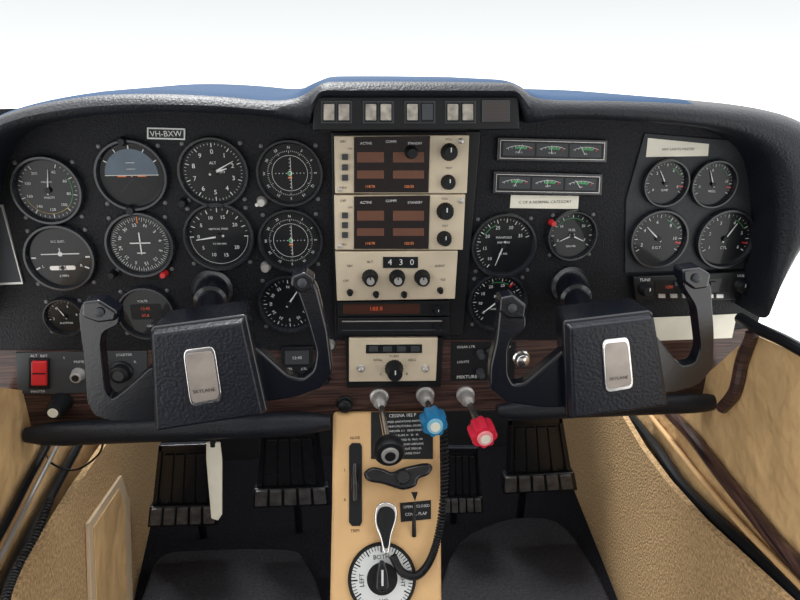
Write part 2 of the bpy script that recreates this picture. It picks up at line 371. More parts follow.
T.plate('plate',[(147,127.5),(185,128.5),(185,140),(147,139)],0,.0015,M_WHITE)
T.plate('plate_inlay',[(148.5,129),(183.5,130),(183.5,138.5),(148.5,137.5)],.0015,.0019,M_BLACK)
q=T.P(166,134,.002); T.part('lettering',MB().text('VH-BXW',q.x,q.y,8*T.s,.0022),M_WHITE,sm=False)
def strip(u0,v0,u1,v1,lb,txts):
    T=Thing('strip_meter_cluster',lb,'gauge',PANEL,(u0+u1)/2,(v0+v1)/2,group='engine strip meters')
    T.plate('frame',[(u0-1,v0-1),(u1+1,v0+2),(u1,v1+1),(u0-2,v1-1)],0,.006,M_BEZEL,bevel=.0012)
    T.plate('frame_line',[(u0+1.5,v0+2.0),(u1-1.8,v0+4.7),(u1-2.8,v1-1.9),(u0+.7,v1-3.6)],.006,.0063,M_SILV)
    T.plate('recess',[(u0+2.1,v0+2.6),(u1-2.4,v0+5.3),(u1-3.4,v1-2.5),(u0+1.3,v1-4.2)],.0063,.0065,M_BLACK)
    w=(u1-u0-14)/3
    for k in range(3):
        a=u0+4.5+k*(w+2); dv=k*.8
        L=[(a,v0+4.6+dv),(a+w,v0+5.3+dv),(a+w-.5,v1-6+dv),(a-.5,v1-6.6+dv)]
        o=T.plate('meter_face',L,.0065,.0068,M_GREY)
        p0=T.P(a,v1-7+dv,.0068);p1=T.P(a+w,v0+5+dv,.0068); mb=MB(); z=.0072
        cx=(p0.x+p1.x)/2; h=p1.y-p0.y; ww=p1.x-p0.x; cy=p1.y-ww*1.1
        mb.arc(ww*1.02,ww*1.035,-24,24,z,W_,cx,cy); mb.arc(ww*.93,ww*1.0,-8,14,z,G_,cx,cy)
        for i in range(-3,4): mb.tick(i*7,ww*.97,ww*1.03,ww*.012,z+.0001,W_,cx,cy)
        mb.tick(21,ww*.94,ww*1.04,ww*.025,z+.0002,R_,cx,cy)
        mb.text(txts[k],cx,p0.y+h*.22,h*.22,z,W_)
        T.part('meter_markings',mb,ART,parent=o,sm=False)
        T.part('needle',MB().bar(cx-ww*.02,p0.y+h*.15,cx+ww*(.1-.15*k),p1.y-h*.12,ww*.02,ww*.012,z+.0004),M_WHITE,parent=o,sm=False)
strip(499,138,607,162,'black strip of three small meters with green bands',['FUEL L','FUEL R','OIL'])
strip(495,172,602,195,'second black strip of three meters beneath the first',['CYL','AMPS','OIL'])
# tuner
T=Thing('radio_tuner','black slim tuner unit with small orange digits and buttons','radio',PANEL,692,287)
T.plate('faceplate',[(633,277),(762,271),(751,300),(636,301)],0,.010,M_BLACK,bevel=.0015)
T.plate('display_window',[(655,281),(728,278),(727,292),(655,294)],.010,.0106,M_DIAL)
q=T.P(669,287,.011);T.part('display_digits',MB().text('1250',q.x,q.y,4*T.s,.0112),M_REDE,sm=False)
knob(T,645,289,6,.010,.012); knob(T,739,285,6,.010,.012)
for x in (662,674,686,698,710,720):
    T.plate('push_button',[(x-3.4,294.5),(x+3.4,294.5),(x+3.4,298),(x-3.4,298)],.010,.013,M_SILV)
    if x<706: T.plate('push_button',[(x+13,282.5),(x+19,282.2),(x+19,285.5),(x+13,286)],.0106,.013,M_GREY)
T.words([('TUNE',645,280,4),('VOL',741,276,4)],.0104,M_WHITE)
# ---------------- center stack ----------------
T=Thing('radio_rack','black rack frame that holds the stacked radios','radio rack',PANEL,405,235)
T.plate('frame',[(331,132),(481,131),(463,336),(335,337)],0,.006,M_BLACK,bevel=.0015)
C1=.016
def navcom(y0,y1,x1,kn,lb):
    T=Thing('navigation_radio',lb,'radio',PANEL,400,(y0+y1)/2,group='beige radios in the center rack')
    T.plate('faceplate',[(334,y0),(x1,y0-1),(x1-2.5,y1),(335,y1)],.0062,C1,M_BEIGE,bevel=.0012)
    T.plate('display_window',[(354,y0+1),(430,y0),(428.5,y1-1),(354,y1-1)],C1,C1+.0012,M_SCR)
    z=C1+.0014; s=T.s; H=y1-y0
    for a,b in ((357,384),(393,424)):
        for r0,r1 in ((.28,.46),(.60,.74)):
            T.part('display_segment',MB().flat(T.pts([(a,y0+H*r0),(b,y0+H*r0),(b,y0+H*r1),(a,y0+H*r1)],z),z,0),M_AMB,sm=False)
    for t,x in (('118.70',370),('120.55',409)):
        q=T.P(x,y0+H*.88,z); T.part('display_digits',MB().text(t,q.x,q.y,3.6*s,z),M_AMBT,sm=False)
    T.words([('ACTIVE',366,y0+H*.13,3.4),('COMM',391,y0+H*.10,3.4),('STANDBY',415,y0+H*.13,3.2)],z,M_WHITE)
    dx=449-kn[0][0]
    T.words([('OFF',343,y0+H*.1,3.4),('ON',350,y0+H*.22,2.8),('PULL',449-dx,y0+H*.06,3),('TEST',449-dx,y0+H*.56,3),('NAV',343,y0+H*.9,3.4)],C1+.0003,M_BLACK)
    for k,(x,y,r) in enumerate(kn): knob(T,x,y,r,C1,.014)
    for y in (.32,.5,.68): T.plate('push_button',[(342,y0+H*y),(348,y0+H*y),(348,y0+H*(y+.1)),(342,y0+H*(y+.1))],C1,C1+.003,M_GREY)
    knob(T,461,y0+5,2.6,C1,.003,M_SILV,mark=False,name='lock_screw')
    knob(T,340,y1-4,2,C1,.002,M_SILV,mark=False,name='lock_screw')
    return T
T=navcom(136,193.5,469.5,((449,152,8),(448,182,7)),'beige navigation and communication radio with dark display')
knob(T,411,152,6,C1+.0012,.016,M_BLACK,mark=False,name='volume_knob')
navcom(195.5,250,465.5,((445,211,8),(444,238,7)),'matching beige navigation radio mounted beneath the first')
T=Thing('transponder','beige transponder with figure window and three black knobs','radio',PANEL,397,276,group='beige radios in the center rack')
T.plate('faceplate',[(335,252),(458,251),(455,299),(337,301)],.0062,C1,M_BEIGE,bevel=.0012)
T.plate('code_window',[(383,257),(418,257),(418,268),(383,268)],C1,C1+.001,M_BLACK)
T.words([('4',390,262.5,8.5),('3',401,262.5,8.5),('0',412,262.5,8.5)],C1+.0013,M_WHITE)
T.words([('SBY',350,266,3.4),('OFF',346,281,3.4),('ALT',370,262,3.4),('IDENT',440,266,3.4),('TST',443,280,3.4)],C1+.0003,M_BLACK)
for x in (370,397,422): knob(T,x,277,7.5,C1,.016,cap=M_SILV)
for x,y in ((350,292),(440,290),(376,294),(404,294)): knob(T,x,y,3,C1,.008,mark=False,name='small_knob')
T=Thing('distance_radio','slim black radio with dim amber readout window','radio',PANEL,393,309)
T.plate('faceplate',[(337,302),(450,301),(449,316),(338,317)],.0062,.013,M_BLACK,bevel=.001)
T.plate('display_window',[(343,304.5),(420,304),(420,313.5),(343,314)],.013,.0136,M_AMBD)
q=T.P(376,309,.014);T.part('display_digits',MB().text('188.8',q.x,q.y,6*T.s,.0139),M_REDE,sm=False)
knob(T,437,309,4.5,.013,.012)
T=Thing('audio_unit','slim black unit with thin silver edge lines','radio',PANEL,393,326)
T.plate('faceplate',[(338,318),(450,317.5),(450,334),(338,334.5)],.0062,.013,M_BLACK,bevel=.001)
T.plate('edge_line',[(342,321),(442,320.5),(442,321.5),(342,322)],.013,.0134,M_SILV)
T.plate('edge_line',[(342,330),(442,329.5),(442,330.5),(342,331)],.013,.0134,M_GREY)
knob(T,437,326,3.5,.013,.008,mark=False)
T=Thing('autopilot_control','beige autopilot control head with a large central black knob','autopilot',PANEL,393,360)
T.plate('mounting_bezel',[(345,337.5),(443,337.5),(441,387),(347,388)],0,.005,M_BLACK,bevel=.001)
T.plate('faceplate',[(349,338.5),(438,338),(436,381),(349,382)],.005,.012,M_BEIGE,bevel=.0012)
T.plate('slot_row',[(366,345),(422,344.5),(422,353),(366,353.5)],.012,.0128,M_BLACK)
for x in (369,383,397,411): T.plate('rocker_button',[(x,346.5),(x+9,346.5),(x+9,351.5),(x,351.5)],.0128,.0145,M_GREY)
knob(T,394,368,8.5,.012,.022); knob(T,361,368,3.5,.012,.006,M_SILV,mark=False,name='small_knob'); knob(T,425,368,3.5,.012,.006,M_SILV,mark=False,name='small_knob')
T.words([('ROLL',378,360,3.6),('TURN',394,356.5,3.6),('HDG',412,360,3.6),('L',381,374,4),('R',407,374,4)],.0123,M_BLACK)
# ---------------- glareshield ----------------
pairs=[((-75,330),(-38,335)),((-80,250),(-32,260)),((-72,180),(-25,195)),((-50,137),(-15,160)),((-15,118),(-2,141)),((15,107),(22,128)),((55,98),(60,120)),((100,92),(105,115)),((160,91),(160,113)),((220,94),(220,114)),((265,98),(262,117)),((290,96),(290,121)),((304,89),(308,126)),((316,83),(313,112)),((326,80),(320,98.5)),((345,79),(345,98)),((420,79),(420,98)),((495,80),(502,98)),((512,81),(516,99)),((525,86),(522,112)),((537,93),(530,124)),((560,97),(562,120)),((620,98),(620,121)),((680,100),(678,125)),((728,104),(718,130)),((768,109),(744,138)),((808,120),(764,152)),((838,140),(774,172)),((850,172),(778,200)),((838,212),(779,230)),((804,250),(773,265)),((770,304),(760,318))]
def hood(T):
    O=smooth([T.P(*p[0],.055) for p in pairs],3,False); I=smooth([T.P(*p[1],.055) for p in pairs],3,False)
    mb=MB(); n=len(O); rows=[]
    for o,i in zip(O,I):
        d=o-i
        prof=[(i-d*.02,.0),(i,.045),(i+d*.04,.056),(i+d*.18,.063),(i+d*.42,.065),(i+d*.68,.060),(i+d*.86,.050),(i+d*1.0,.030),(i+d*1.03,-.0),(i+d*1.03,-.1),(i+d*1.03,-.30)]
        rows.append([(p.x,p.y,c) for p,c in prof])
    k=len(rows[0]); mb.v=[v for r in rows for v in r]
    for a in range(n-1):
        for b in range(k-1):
            mb.f.append((a*k+b,a*k+b+1,(a+1)*k+b+1,(a+1)*k+b)); mb.m.append(1 if b>=6 and a<n-24 else 0)  # upper faces take the painted sheen colour
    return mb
single('glareshield','black padded glareshield hood with painted bluish sheen on top above the panel','glareshield',PANEL,400,110,hood,[M_HOOD,M_HOODSHEEN],ang=60)
T=Thing('annunciator_strip','black light strip with paired frosted buttons beneath the hood','switch panel',PANEL,416,113,c=.06)
T.plate('housing',[(312,96.5),(519,96.5),(520,130),(313,131)],.0,.058,M_BLACK,bevel=.002)
for a in (329,371,412.5,453):
    T.plate('lamp_frame',[(a-8,101),(a+23,101),(a+23,123.5),(a-8,123.5)],.058,.0592,M_GREY,bevel=.0005)
    for x in (a,a+15):
        w=5.4
        T.plate('lamp_surround',[(x-w-1.2,102.5),(x+w+1.2,102.5),(x+w+1.2,122),(x-w-1.2,122)],.0592,.0605,M_BLACK,bevel=.0004)
        T.plate('lamp_button',[(x-w,104),(x+w,104),(x+w,120.5),(x-w,120.5)],.0605,.0625,M_GREY if a==412.5 and x>a else M_LIT,bevel=.0014)
T.plate('speaker_grille',[(482,100),(510,100),(510,122),(482,122)],.058,.060,M_GREY,bevel=.0005)
for i in range(9): T.plate('grille_slot',[(484,102+2.2*i),(508,102+2.2*i),(508,103+2.2*i),(484,103+2.2*i)],.060,.0603,M_BROWN)
# ---------------- lower left switches ----------------
T=Thing('switch_plate','grey switch plate with red rocker and black knobs','switch panel',PANEL,82,372)
T.plate('plate',[(15,353),(147,351),(147,390),(60,394),(18,394)],0,.002,M_GREY,bevel=.0006)
T.plate('rocker_frame',[(28,359),(49,359),(49,389),(28,389)],.002,.005,M_BLACK,bevel=.0008)
o=T.plate('rocker_switch',[(31,361.5),(46.5,361.5),(46.5,386),(31,386)],.005,.009,M_RED,bevel=.0015,label='red master rocker switch')
T.part('switch_line',MB().flat(T.pts([(32,373),(45.5,373),(45.5,374.5),(32,374.5)],.0093),.0093),M_BLACK,parent=o,sm=False)
T.words([('ALT',34,356,4),('BAT',44,356,4),('MASTER',38,391.5,4),('PRIME',79,362,4),('PUMP',100,358,4),('OFF',100,385,4),('STARTER',124,355,4),('1',64,358,4),('L',108,362,4),('R',135,362,4)],.0024,M_WHITE)
knob(T,79,374,7,.002,.012,M_SILV,mark=False,cap=M_BLACK); knob(T,122,371,11,.002,.014,M_BLACK,cap=M_GREY,mark=False,name='ignition_switch')
T=Thing('primer_knob','black round push knob with white ringed face','knob',PANEL,62,400)
knob(T,63,401,10,0,.03,M_BLACK,mark=False,cap=M_LABEL)
T=Thing('clock_display','small black clock display with white figures','display',PANEL,297,358)
T.plate('housing',[(281,348),(313,347),(313,374),(281,375)],0,.006,M_BLACK,bevel=.001)
T.plate('screen',[(285,351),(309,350.5),(309,364),(285,364.5)],.006,.0064,M_GREY)
T.words([('12:45',297,358,4.5),('SEL',290,369,3.5),('CTL',304,369,3.5)],.0068,M_WHITE)
for (u,v,r,m,lb) in ((331,343,4,M_SILV,'small silver knob beside the wood trim'),(345,403,8,M_BLACK,'black knob on the wood trim'),(551,222,3,M_RED,'tiny red warning lamp'),(521,358,8,M_CHR,'chrome knob on the wood trim'),(124,141,4.5,M_BLACK,'small black knob above the horizon dial'),(258,203,2.5,M_CHR,'tiny chrome lamp between dials'),(325,378,5,M_BLACK,'small black knob near the clock'),(490,352,4,M_GREY,'small grey breaker button'),(480,372,4,M_GREY,'small grey breaker button'),(480,353,4,M_GREY,'small grey breaker button')):
    T=Thing('panel_knob',lb,'knob',PANEL,u,v); knob(T,u,v,r,0.0008,.012,m,mark=False,name='cap')
T=Thing('breaker_plate','black breaker plate with white print','placard',PANEL,490,360)
T.plate('plate',[(451,342),(516,342),(514,380),(451,381)],-.0001,.0008,M_BLACK)
T.words([('MIXTURE',467,377,5),('CIGAR LTR',466,347,3.6),('LIGHTS',463,362,3.6),('RADIO',505,347,3.6),('FLAP',503,366,3.6)],.0012,M_WHITE)
T=Thing('checklist_card','dark checklist card with pale edges beside the dials','card',PANEL,2,245)
T.plate('card_edge',[(-25,205),(2,205),(23,284),(-25,286)],0,.003,M_SILV)
T.plate('card',[(-25,207),(1,207),(21,282),(-25,284)],.003,.0035,M_GREY)
# ---------------- bolsters ----------------
def bolster(A,B,r,lb):
    def f(T):
        a=T.P3(*A,.03);b=T.P3(*B,.03); R=r*T.s*.95; path=[];rad=[]
        for i in range(17):
            t=i/16; path.append(a.lerp(b,t)); e=min(t,1-t)*16; rad.append(R*(1 if e>=2 else (.6,.9)[int(e)]))
        return MB().tube(path,rad,20,0,.95)
    single('knee_bolster',lb,'bolster',PANEL,(A[0]+B[0])/2,(A[1]+B[1])/2,f,M_HOOD)
bolster((26,435),(330,422),13,'long black padded bar under the panel edge')
bolster((497,411),(720,402),10,'black padded bar with rounded end under the panel')
# ---------------- pedestal ----------------
PT=PED
def ped(T):
    a=T.pts([(333,411),(440,411),(441,500),(442,600),(443,690)]); b=T.pts([(327,690),(330,600),(332,500)])
    def poly(yb): return a+[Vector((a[-1].x,yb-T.o2.y)),Vector((b[0].x,yb-T.o2.y))]+b
    return MB().loft(poly(-.4885),-.12,poly(-.5746),0)
single('center_pedestal','tan plastic center pedestal with sloping face','pedestal',PT,385,500,ped,M_TAN,bevel=.006)
T=Thing('operating_placard','black placard with white heading and printed limits','placard',PT,402,432)
T.plate('plate',[(371,412),(433,412),(433,459),(371,459)],.0001,.001,M_BLACK)
z=.0013
T.words([('CESSNA 182 P',402.5,415.5,4.5)],z,M_WHITE)
lines=['AIRSPEED LIMITATIONS KNOTS IAS','MAXIMUM STRUCTURAL CRUISE 143','MANEUVER 111   GEAR FIXED','WING FLAPS 10   20   40','FLAPS EXTENDED 95  MAX 140','NORMAL CATEGORY AIRPLANE','MAXIMUM WEIGHT 2950 LBS','FLIGHT MANEUVERS ONLY']
T.words([(l,404,421.5+i*4.6,2.7) for i,l in enumerate(lines)],z,M_WHITE)
T=Thing('trim_lever','black lever in a long rounded slot','lever',PT,355,484)
T.plate('slot_plate',[(352,443),(360,443),(362,446),(362,522),(360,526),(352,526),(349,522),(349,446)],.0002,.002,M_BLACK,bevel=.0005)
T.part('lever_grip',MB().tube([T.P3(355,464,.004),T.P3(355,485,.010),T.P3(355,500,.004)],[.0035,.005,.0035],12),M_YOKE)
T.words([('NOSE',355,438,4),('L',345,470,4),('R',345,500,4),('TRIM',355,531,4)],.0004,M_BLACK)
T=Thing('cowl_flap_handle','black wing-shaped knurled handle on the pedestal','handle',PT,402,476)
wing=smooth(T.pts([(364,473),(372,467),(384,469),(392,472),(402,468),(414,465),(428,463),(433,468),(428,475),(419,479),(416,486),(404,490),(392,487),(382,484),(368,481)],.022),3)
T.part('grip',MB().prism(wing,.006,.024),M_YOKE,bevel=.005)
q=T.P(403,478,0);T.part('stem',MB().cyl(q.x,q.y,.006,0.0002,.007),M_BLACK)
q=T.P(403,477,.024);T.part('center_cap',MB().lathe([(.010,.024),(.010,.028),(.008,.030)],q.x,q.y,28,knurl=.08),M_BEZEL)
T=Thing('wing_flap_placard','black placard with white pointer symbol','placard',PT,414,509)
T.plate('plate',[(400,503),(431,500),(431,519),(401,522)],.0002,.0012,M_BLACK)
T.words([('OPEN',408,507,3.6),('COWL FLAP',416,514,4),('CLOSED',423,506,3.6)],.0016,M_WHITE)
T.part('triangle_mark',MB().flat(T.pts([(411,492),(418,492),(415,501)],.0006),.0006),M_BLACK,sm=False)
T=Thing('pointer_lever','slim black lever beside the pedestal placard','lever',PT,414,530)
T.part('stalk',MB().tube([T.P3(414,536,.0005),T.P3(414,520,.012),T.P3(415,503,.014)],[.003,.0025,.002],10),M_BLACK)
T=Thing('fuel_selector','round fuel selector with printed dial and black pointer handle','selector',PT,382,578)
R=34*T.s
T.part('dial',MB().lathe([(R,.0003),(R,.004),(R*.96,.006)],n=56),M_BLACK)
mb=MB(); mb.arc(R*.45,R*.9,0,360,.0063,W_)
for i in range(60): mb.tick(i*6,R*(.78 if i%5 else .72),R*.9,R*(.022 if i%5 else .04),.0066,K_)
mb.disc(0,0,R*.42,.0066,K_)
for i,t in enumerate(('BOTH','RIGHT','OFF','LEFT')):
    a=i*90; ra=math.radians(a); mb.text(t,R*.59*math.sin(ra),R*.59*math.cos(ra),R*.18,.0069,K_,rot=-a)
T.part('dial_markings',mb,ART,sm=False)
T.part('pointer_handle',MB().prism(smooth(T.pts([(376,588),(377,570),(382,560),(388,570),(389,588),(382,592)],.02),3),.0065,.02),M_YOKE,bevel=.003)
T.part('handle_mark',MB().flat(T.pts([(381.5,570),(383.5,570),(383.5,586),(381.5,586)],.0203),.0203),M_WHITE,sm=False)
T=Thing('chrome_loop_lever','teardrop chrome lever with black insert','lever',PT,386,530)
out=smooth(T.pts([(375,512),(379,504),(388,502),(396,507),(397,518),(392,535),(389,552),(384,553),(380,538),(375,524)],.02),4)
cen=sum(out,Vector((0,0)))/len(out); inn=[cen+(p-cen)*.8 for p in out]
T.part('loop',MB().prism(out,.012,.02),M_CHR,bevel=.002)
T.part('insert',MB().prism(inn,.02,.0215),M_BLACK)
T.part('stem',MB().tube([T.P3(386,548,.0004),T.P3(386,535,.014)],.005,12),M_BLACK)
def coil(T,pts,r,turns,rw):
    P=smooth(pts,16,False); mb=MB(); path=[]; N=len(P); up=Vector((0,0,1))
    M=turns*10
    for i in range(M+1):
        t=i/M*(N-1); k=min(int(t),N-2); p=P[k].lerp(P[k+1],t-k); d=(P[k+1]-P[k]).normalized()
        u=(up-d*up.dot(d)).normalized(); w=d.cross(u); a=2*math.pi*turns*i/M
        path.append(p+u*math.cos(a)*r+w*math.sin(a)*r)
    return mb.tube(path,rw,6)
single('microphone_cord','black coiled microphone cord hanging beside the pedestal','cord',PT,440,500,
  lambda T:coil(T,[T.P3(443,420,.03),T.P3(445,470,.014),T.P3(441,520,.012),T.P3(432,556,.012),T.P3(418,575,.012),T.P3(402,572,.014),T.P3(393,556,.016)],.0038,80,.0016),M_BLACK)
# ---------------- engine controls ----------------
def control(name,lb,base,head,c1,r,m1,m2,cap,L=.035,wv=0):
    T=Thing(name,lb,'control knob',PANEL,*base)
    A=T.P3(*base,0);B=T.P3(*head,c1); d=(B-A).normalized()
    T.part('collar',MB().lathe([(.0125,0),(.0125,.004),(.0095,.005),(.0095,.018),(.0075,.022)],n=24),M_SILV)
    T.part('shaft',MB().tube([A,B],.0042,14),M_CHR)
    R=r*T.f.sc(*head,c1); Mx=Matrix.Translation(B-d*L)@d.to_track_quat('Z','Y').to_matrix().to_4x4()
    k=T.part('knob',MB().lathe([(R*.45,0),(R*.55,L*.1),(R*.95,L*.3),(R,L*.4),(R,L*.85),(R*.88,L)],n=64,M=Mx,wave=wv),m1,ang=55)
    T.part('knob_cap',MB().lathe([(R*.58,L),(R*.54,L+.003)],n=24,M=Mx),m2,parent=k)
    if cap: T.part('cap_ring',MB().lathe([(R*.36,L+.003),(R*.34,L+.004)],n=24,M=Mx),cap,parent=k)
control('throttle_control','black throttle knob with pale ringed face on chrome shaft',(379,396),(390,455),.125,15.5,M_BLACK,M_SILV,M_BLACK,.024)
control('propeller_control','blue scalloped propeller knob on chrome shaft',(425,394),(435,426),.09,14,M_PBLUE,M_PBLUEL,M_LABEL,.034,.16)
control('mixture_control','red scalloped mixture knob on chrome shaft',(465,394),(485,438),.10,14,M_PRED,M_PREDL,M_LABEL,.034,.16)
# ---------------- yokes ----------------
def yoke(lb,base,hub,hornL,hornR,badge,shaftpt,headL,headR):
    T=Thing('control_yoke',lb,'control yoke',PANEL,*base)
    A=T.P3(*base,0);B=T.P3(*shaftpt,.14)
    T.part('panel_collar',MB().lathe([(.025,0.0002),(.025,.006),(.021,.010)],n=32),M_BEZEL)
    T.part('shaft',MB().tube([A,A.lerp(B,.28),A.lerp(B,.30),B],[.0195,.0195,.0155,.0155],24),M_YOKE)
    F=T.pts(hub,.18); cen=sum(F,Vector((0,0)))/len(F)
    Bk=[cen+(p-cen)*.86+Vector((0,.006)) for p in F]
    T.part('hub',MB().loft(Bk,.128,F,.178),M_YOKE,bevel=.0045,seg=2)
    F2=[cen+(p-cen)*.96 for p in F]; F3=[cen+(p-cen)*.91 for p in F]
    T.part('hub_pad',MB().loft(F2,.176,F3,.187),M_PAD,bevel=.003,seg=3)
    for H,hd in ((hornL,headL),(hornR,headR)):
        o=T.part('grip_horn',MB().prism(roundp(T.pts(H,.165),.3,4,.007),.150,.166),M_YOKE,bevel=.0035,seg=2)
        T.part('switch_head',MB().prism(T.pts(hd,.171),.150,.172),M_YOKE,bevel=.003,seg=3,parent=o)
        q=sum(T.pts(hd,.173),Vector((0,0)))/len(hd)
        T.part('push_button',MB().lathe([(.0045,.171),(.0045,.1745),(.003,.1755)],q.x,q.y,20),M_GREY,parent=o)
    bp=T.pts(badge,.1865); c2=sum(bp,Vector((0,0)))/4
    fr=T.part('badge_frame',MB().prism(roundp(bp,.18),.1865,.1895),M_CHR,bevel=.001,seg=2,label='rounded chrome badge frame')
    T.part('badge_face',MB().prism(roundp([c2+(p-c2)*.86 for p in bp],.16),.1892,.1900),M_BADGE,parent=fr,bevel=.0003)
    e=(bp[1]-bp[0]); ang=math.degrees(math.atan2(e.y,e.x)); down=(bp[3]-bp[0])
    p=c2+down*.24
    T.part('badge_lettering',MB().text('SKYLANE',p.x,p.y,e.length*.18,.1904,rot=ang,sx=.95),M_BLACK,parent=fr,sm=False)
    return T
yoke('black control yoke with chrome badge below the flight dials',(213,288),
 [(148,328),(247,315),(269,415),(153,433)],
 [(170,374),(152,366),(129,387),(112,400),(106,393),(101,345),(103,332),(120,324),(118,311),(96,301),(82,303),(79,316),(84,360),(87,402),(95,416),(112,421),(170,420)],
 [(240,402),(262,403),(300,397),(322,389),(333,372),(328,330),(317,286),(306,275),(293,282),(306,318),(316,352),(313,370),(302,379),(288,375),(258,348),(240,344)],
 [(183,349),(215,345),(223,400),(191,406)],(203,342),
 [(82,302),(99,300),(118,312),(116,321),(98,323),(82,317)],[(291,277),(305,272),(315,279),(312,290),(300,294),(290,286)])
yoke('black control yoke with chrome badge before the engine dials',(569,284),
 [(563,322),(655,311),(670,406),(567,420)],
 [(590,370),(566,348),(544,366),(524,383),(514,384),(509,374),(509,350),(512,340),(528,328),(526,305),(512,297),(500,300),(496,340),(490,366),(490,390),(504,402),(540,408),(590,408)],
 [(640,392),(672,393),(698,385),(713,368),(714,335),(711,285),(700,270),(687,274),(682,286),(695,306),(700,348),(695,363),(683,366),(674,359),(655,334),(640,330)],
 [(601,339),(628,336),(633,387),(604,392)],(598,342),
 [(500,298),(514,295),(527,305),(525,319),(508,319),(499,312)],[(682,270),(700,267),(711,274),(708,288),(694,290),(683,282)])
# ---------------- parking brake ----------------
T=Thing('parking_brake_handle','long pale metal brake blade hanging under the panel','handle',PANEL,213,445)
T.plate('blade',[(206,443),(220,443),(222,460),(222,515),(218,521),(211,519),(206,460)],.016,.020,M_LABEL,bevel=.0015)
T.part('stem',MB().tube([T.P3(213,418,-.001),T.P3(213,430,.018),T.P3(213,446,.018)],.004,10),M_BLACK)
# ---------------- pedals ----------------
def pedal(poly,lb):
    cu=sum(p[0] for p in poly)/4; cv=sum(p[1] for p in poly)/4; C=-.25
    T=Thing('rudder_pedal',lb,'pedal',PANEL,cu,cv,group='rudder pedals in the footwell',c=C)
    (a,b,c,d)=[Vector(p) for p in poly]
    def q4(s0,t0,s1,t1,cc):
        f=lambda s,t:(a.lerp(b,s)).lerp(d.lerp(c,s),t)
        return T.pts([f(s0,t0),f(s1,t0),f(s1,t1),f(s0,t1)],cc)
    T.part('pad',MB().prism(q4(.04,0,.96,.80,C),C-.012,C),M_BEZEL,bevel=.003)
    for s0,t0,s1,t1 in ((.04,0,.12,.76),(.88,0,.96,.76),(.04,0,.96,.08)):
        T.part('pad_rim',MB().prism(q4(s0,t0,s1,t1,C+.005),C,C+.005),M_YOKE,bevel=.002)
    for k in range(4):
        s0=.155+k*.178
        T.part('tread_rib',MB().prism(q4(s0,.12,s0+.155,.72,C+.004),C,C+.004),M_BEZEL,bevel=.0012)
    T.part('heel_bar',MB().prism(q4(0,.75,1,1,C+.010),C-.010,C+.010),M_BEZEL,bevel=.003)
    for k in range(5):
        s0=.03+k*.19
        T.part('heel_rib',MB().prism(q4(s0,.78,s0+.155,.975,C+.017),C+.010,C+.017),M_GUN,bevel=.002,label='worn grey metal heel rib')
    gz=.2-T.o2.y
    T.part('arm',MB().tube([(0,0,C-.01),(0,(gz)*.5,C-.07),(0,gz+.001,C-.08)],.008,10),M_BLACK)
pedal([(156,446),(216,444),(218,526),(147,528)],'black ribbed rudder pedal with worn metal heel edge')
pedal([(258,431),(321,429),(331,506),(252,509)],'black ribbed rudder pedal beside the pedestal')
pedal([(443,448),(480,448),(484,514),(443,515)],'black ribbed rudder pedal partly behind the pedestal')
pedal([(506,420),(565,418),(578,491),(503,495)],'black ribbed rudder pedal near the carpeted side')
# ---------------- shell ----------------
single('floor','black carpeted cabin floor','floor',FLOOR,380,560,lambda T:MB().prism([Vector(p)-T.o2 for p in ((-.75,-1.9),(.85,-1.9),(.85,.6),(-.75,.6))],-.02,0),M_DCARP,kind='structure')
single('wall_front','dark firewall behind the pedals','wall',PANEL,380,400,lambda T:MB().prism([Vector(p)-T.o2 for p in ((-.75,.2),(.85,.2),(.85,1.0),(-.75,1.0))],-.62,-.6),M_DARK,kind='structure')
single('wall_back','unseen grey cabin rear bulkhead','wall',PANEL,380,400,lambda T:MB().prism([Vector(p)-T.o2 for p in ((-.75,.2),(.85,.2),(.85,1.45),(-.75,1.45))],1.9,1.92),M_HEAD,kind='structure')  # unseen behind the camera, added to cut ambient light from the rear
single('ceiling','unseen grey cabin headliner','ceiling',FLOOR,380,560,lambda T:MB().prism([Vector(p)-T.o2 for p in ((-.75,-1.9),(.85,-1.9),(.85,-.5),(-.75,-.5))],1.25,1.27),M_HEAD,kind='structure')  # unseen roof, added so light enters by windshield and sides
def wallframe(p1,p2,side):
    a=FLOOR.px(*p1); b=FLOOR.px(*p2); A=Vector((a.x,a.y,.2)); B=Vector((b.x,b.y,.2))
    f=Frame(A,B-A,(0,0,1))
    if (f.n.x>0)==(side>0): f=Frame(A,A-B,(0,0,1))
    return f
WR=wallframe((566,470),(618,600),1)
WL=wallframe((163,470),(134,600),-1)
single('wall_right','tan carpeted footwell side','wall',WR,640,520,lambda T:MB().prism(T.pts([(556,455),(563,464),(618,600),(650,680),(860,680),(792,606),(745,562),(700,520),(665,480),(640,446),(622,415),(548,405)]),-.01,0),M_CARP,kind='structure')
single('wall_left','tan carpeted footwell side','wall',WL,100,520,lambda T:MB().prism(T.pts([(165,462),(134,600),(112,690),(-40,690),(12,606),(45,540),(78,485),(112,436),(128,405),(170,405)]),-.01,0),M_CARP,kind='structure')
DR=Frame(WR.o-WR.n*.035,WR.ex,(0,0,1)); DL=Frame(WL.o-WL.n*.035,WL.ex,(0,0,1))
single('door_1','tan leather-covered door panel with cabin sill','door',DR,700,460,lambda T:MB().prism(T.pts([(610,395),(700,380),(752,334),(830,368),(900,480),(900,720),(600,720),(600,560)]),-.02,0),M_TANL,kind='structure')
single('door_2','tan leather-covered door panel','door',DL,30,460,lambda T:MB().prism(T.pts([(140,395),(60,395),(-60,380),(-90,400),(-90,720),(140,720),(150,560)]),-.02,0),M_TANL,kind='structure')
def seal(name,lb,cat,fr,pts,r,m,c=.006,flat=1):
    return single(name,lb,cat,fr,*pts[0],lambda T:MB().tube(smooth([T.P3(u,v,c) for u,v in pts],5,False),r,10,0,flat),m)
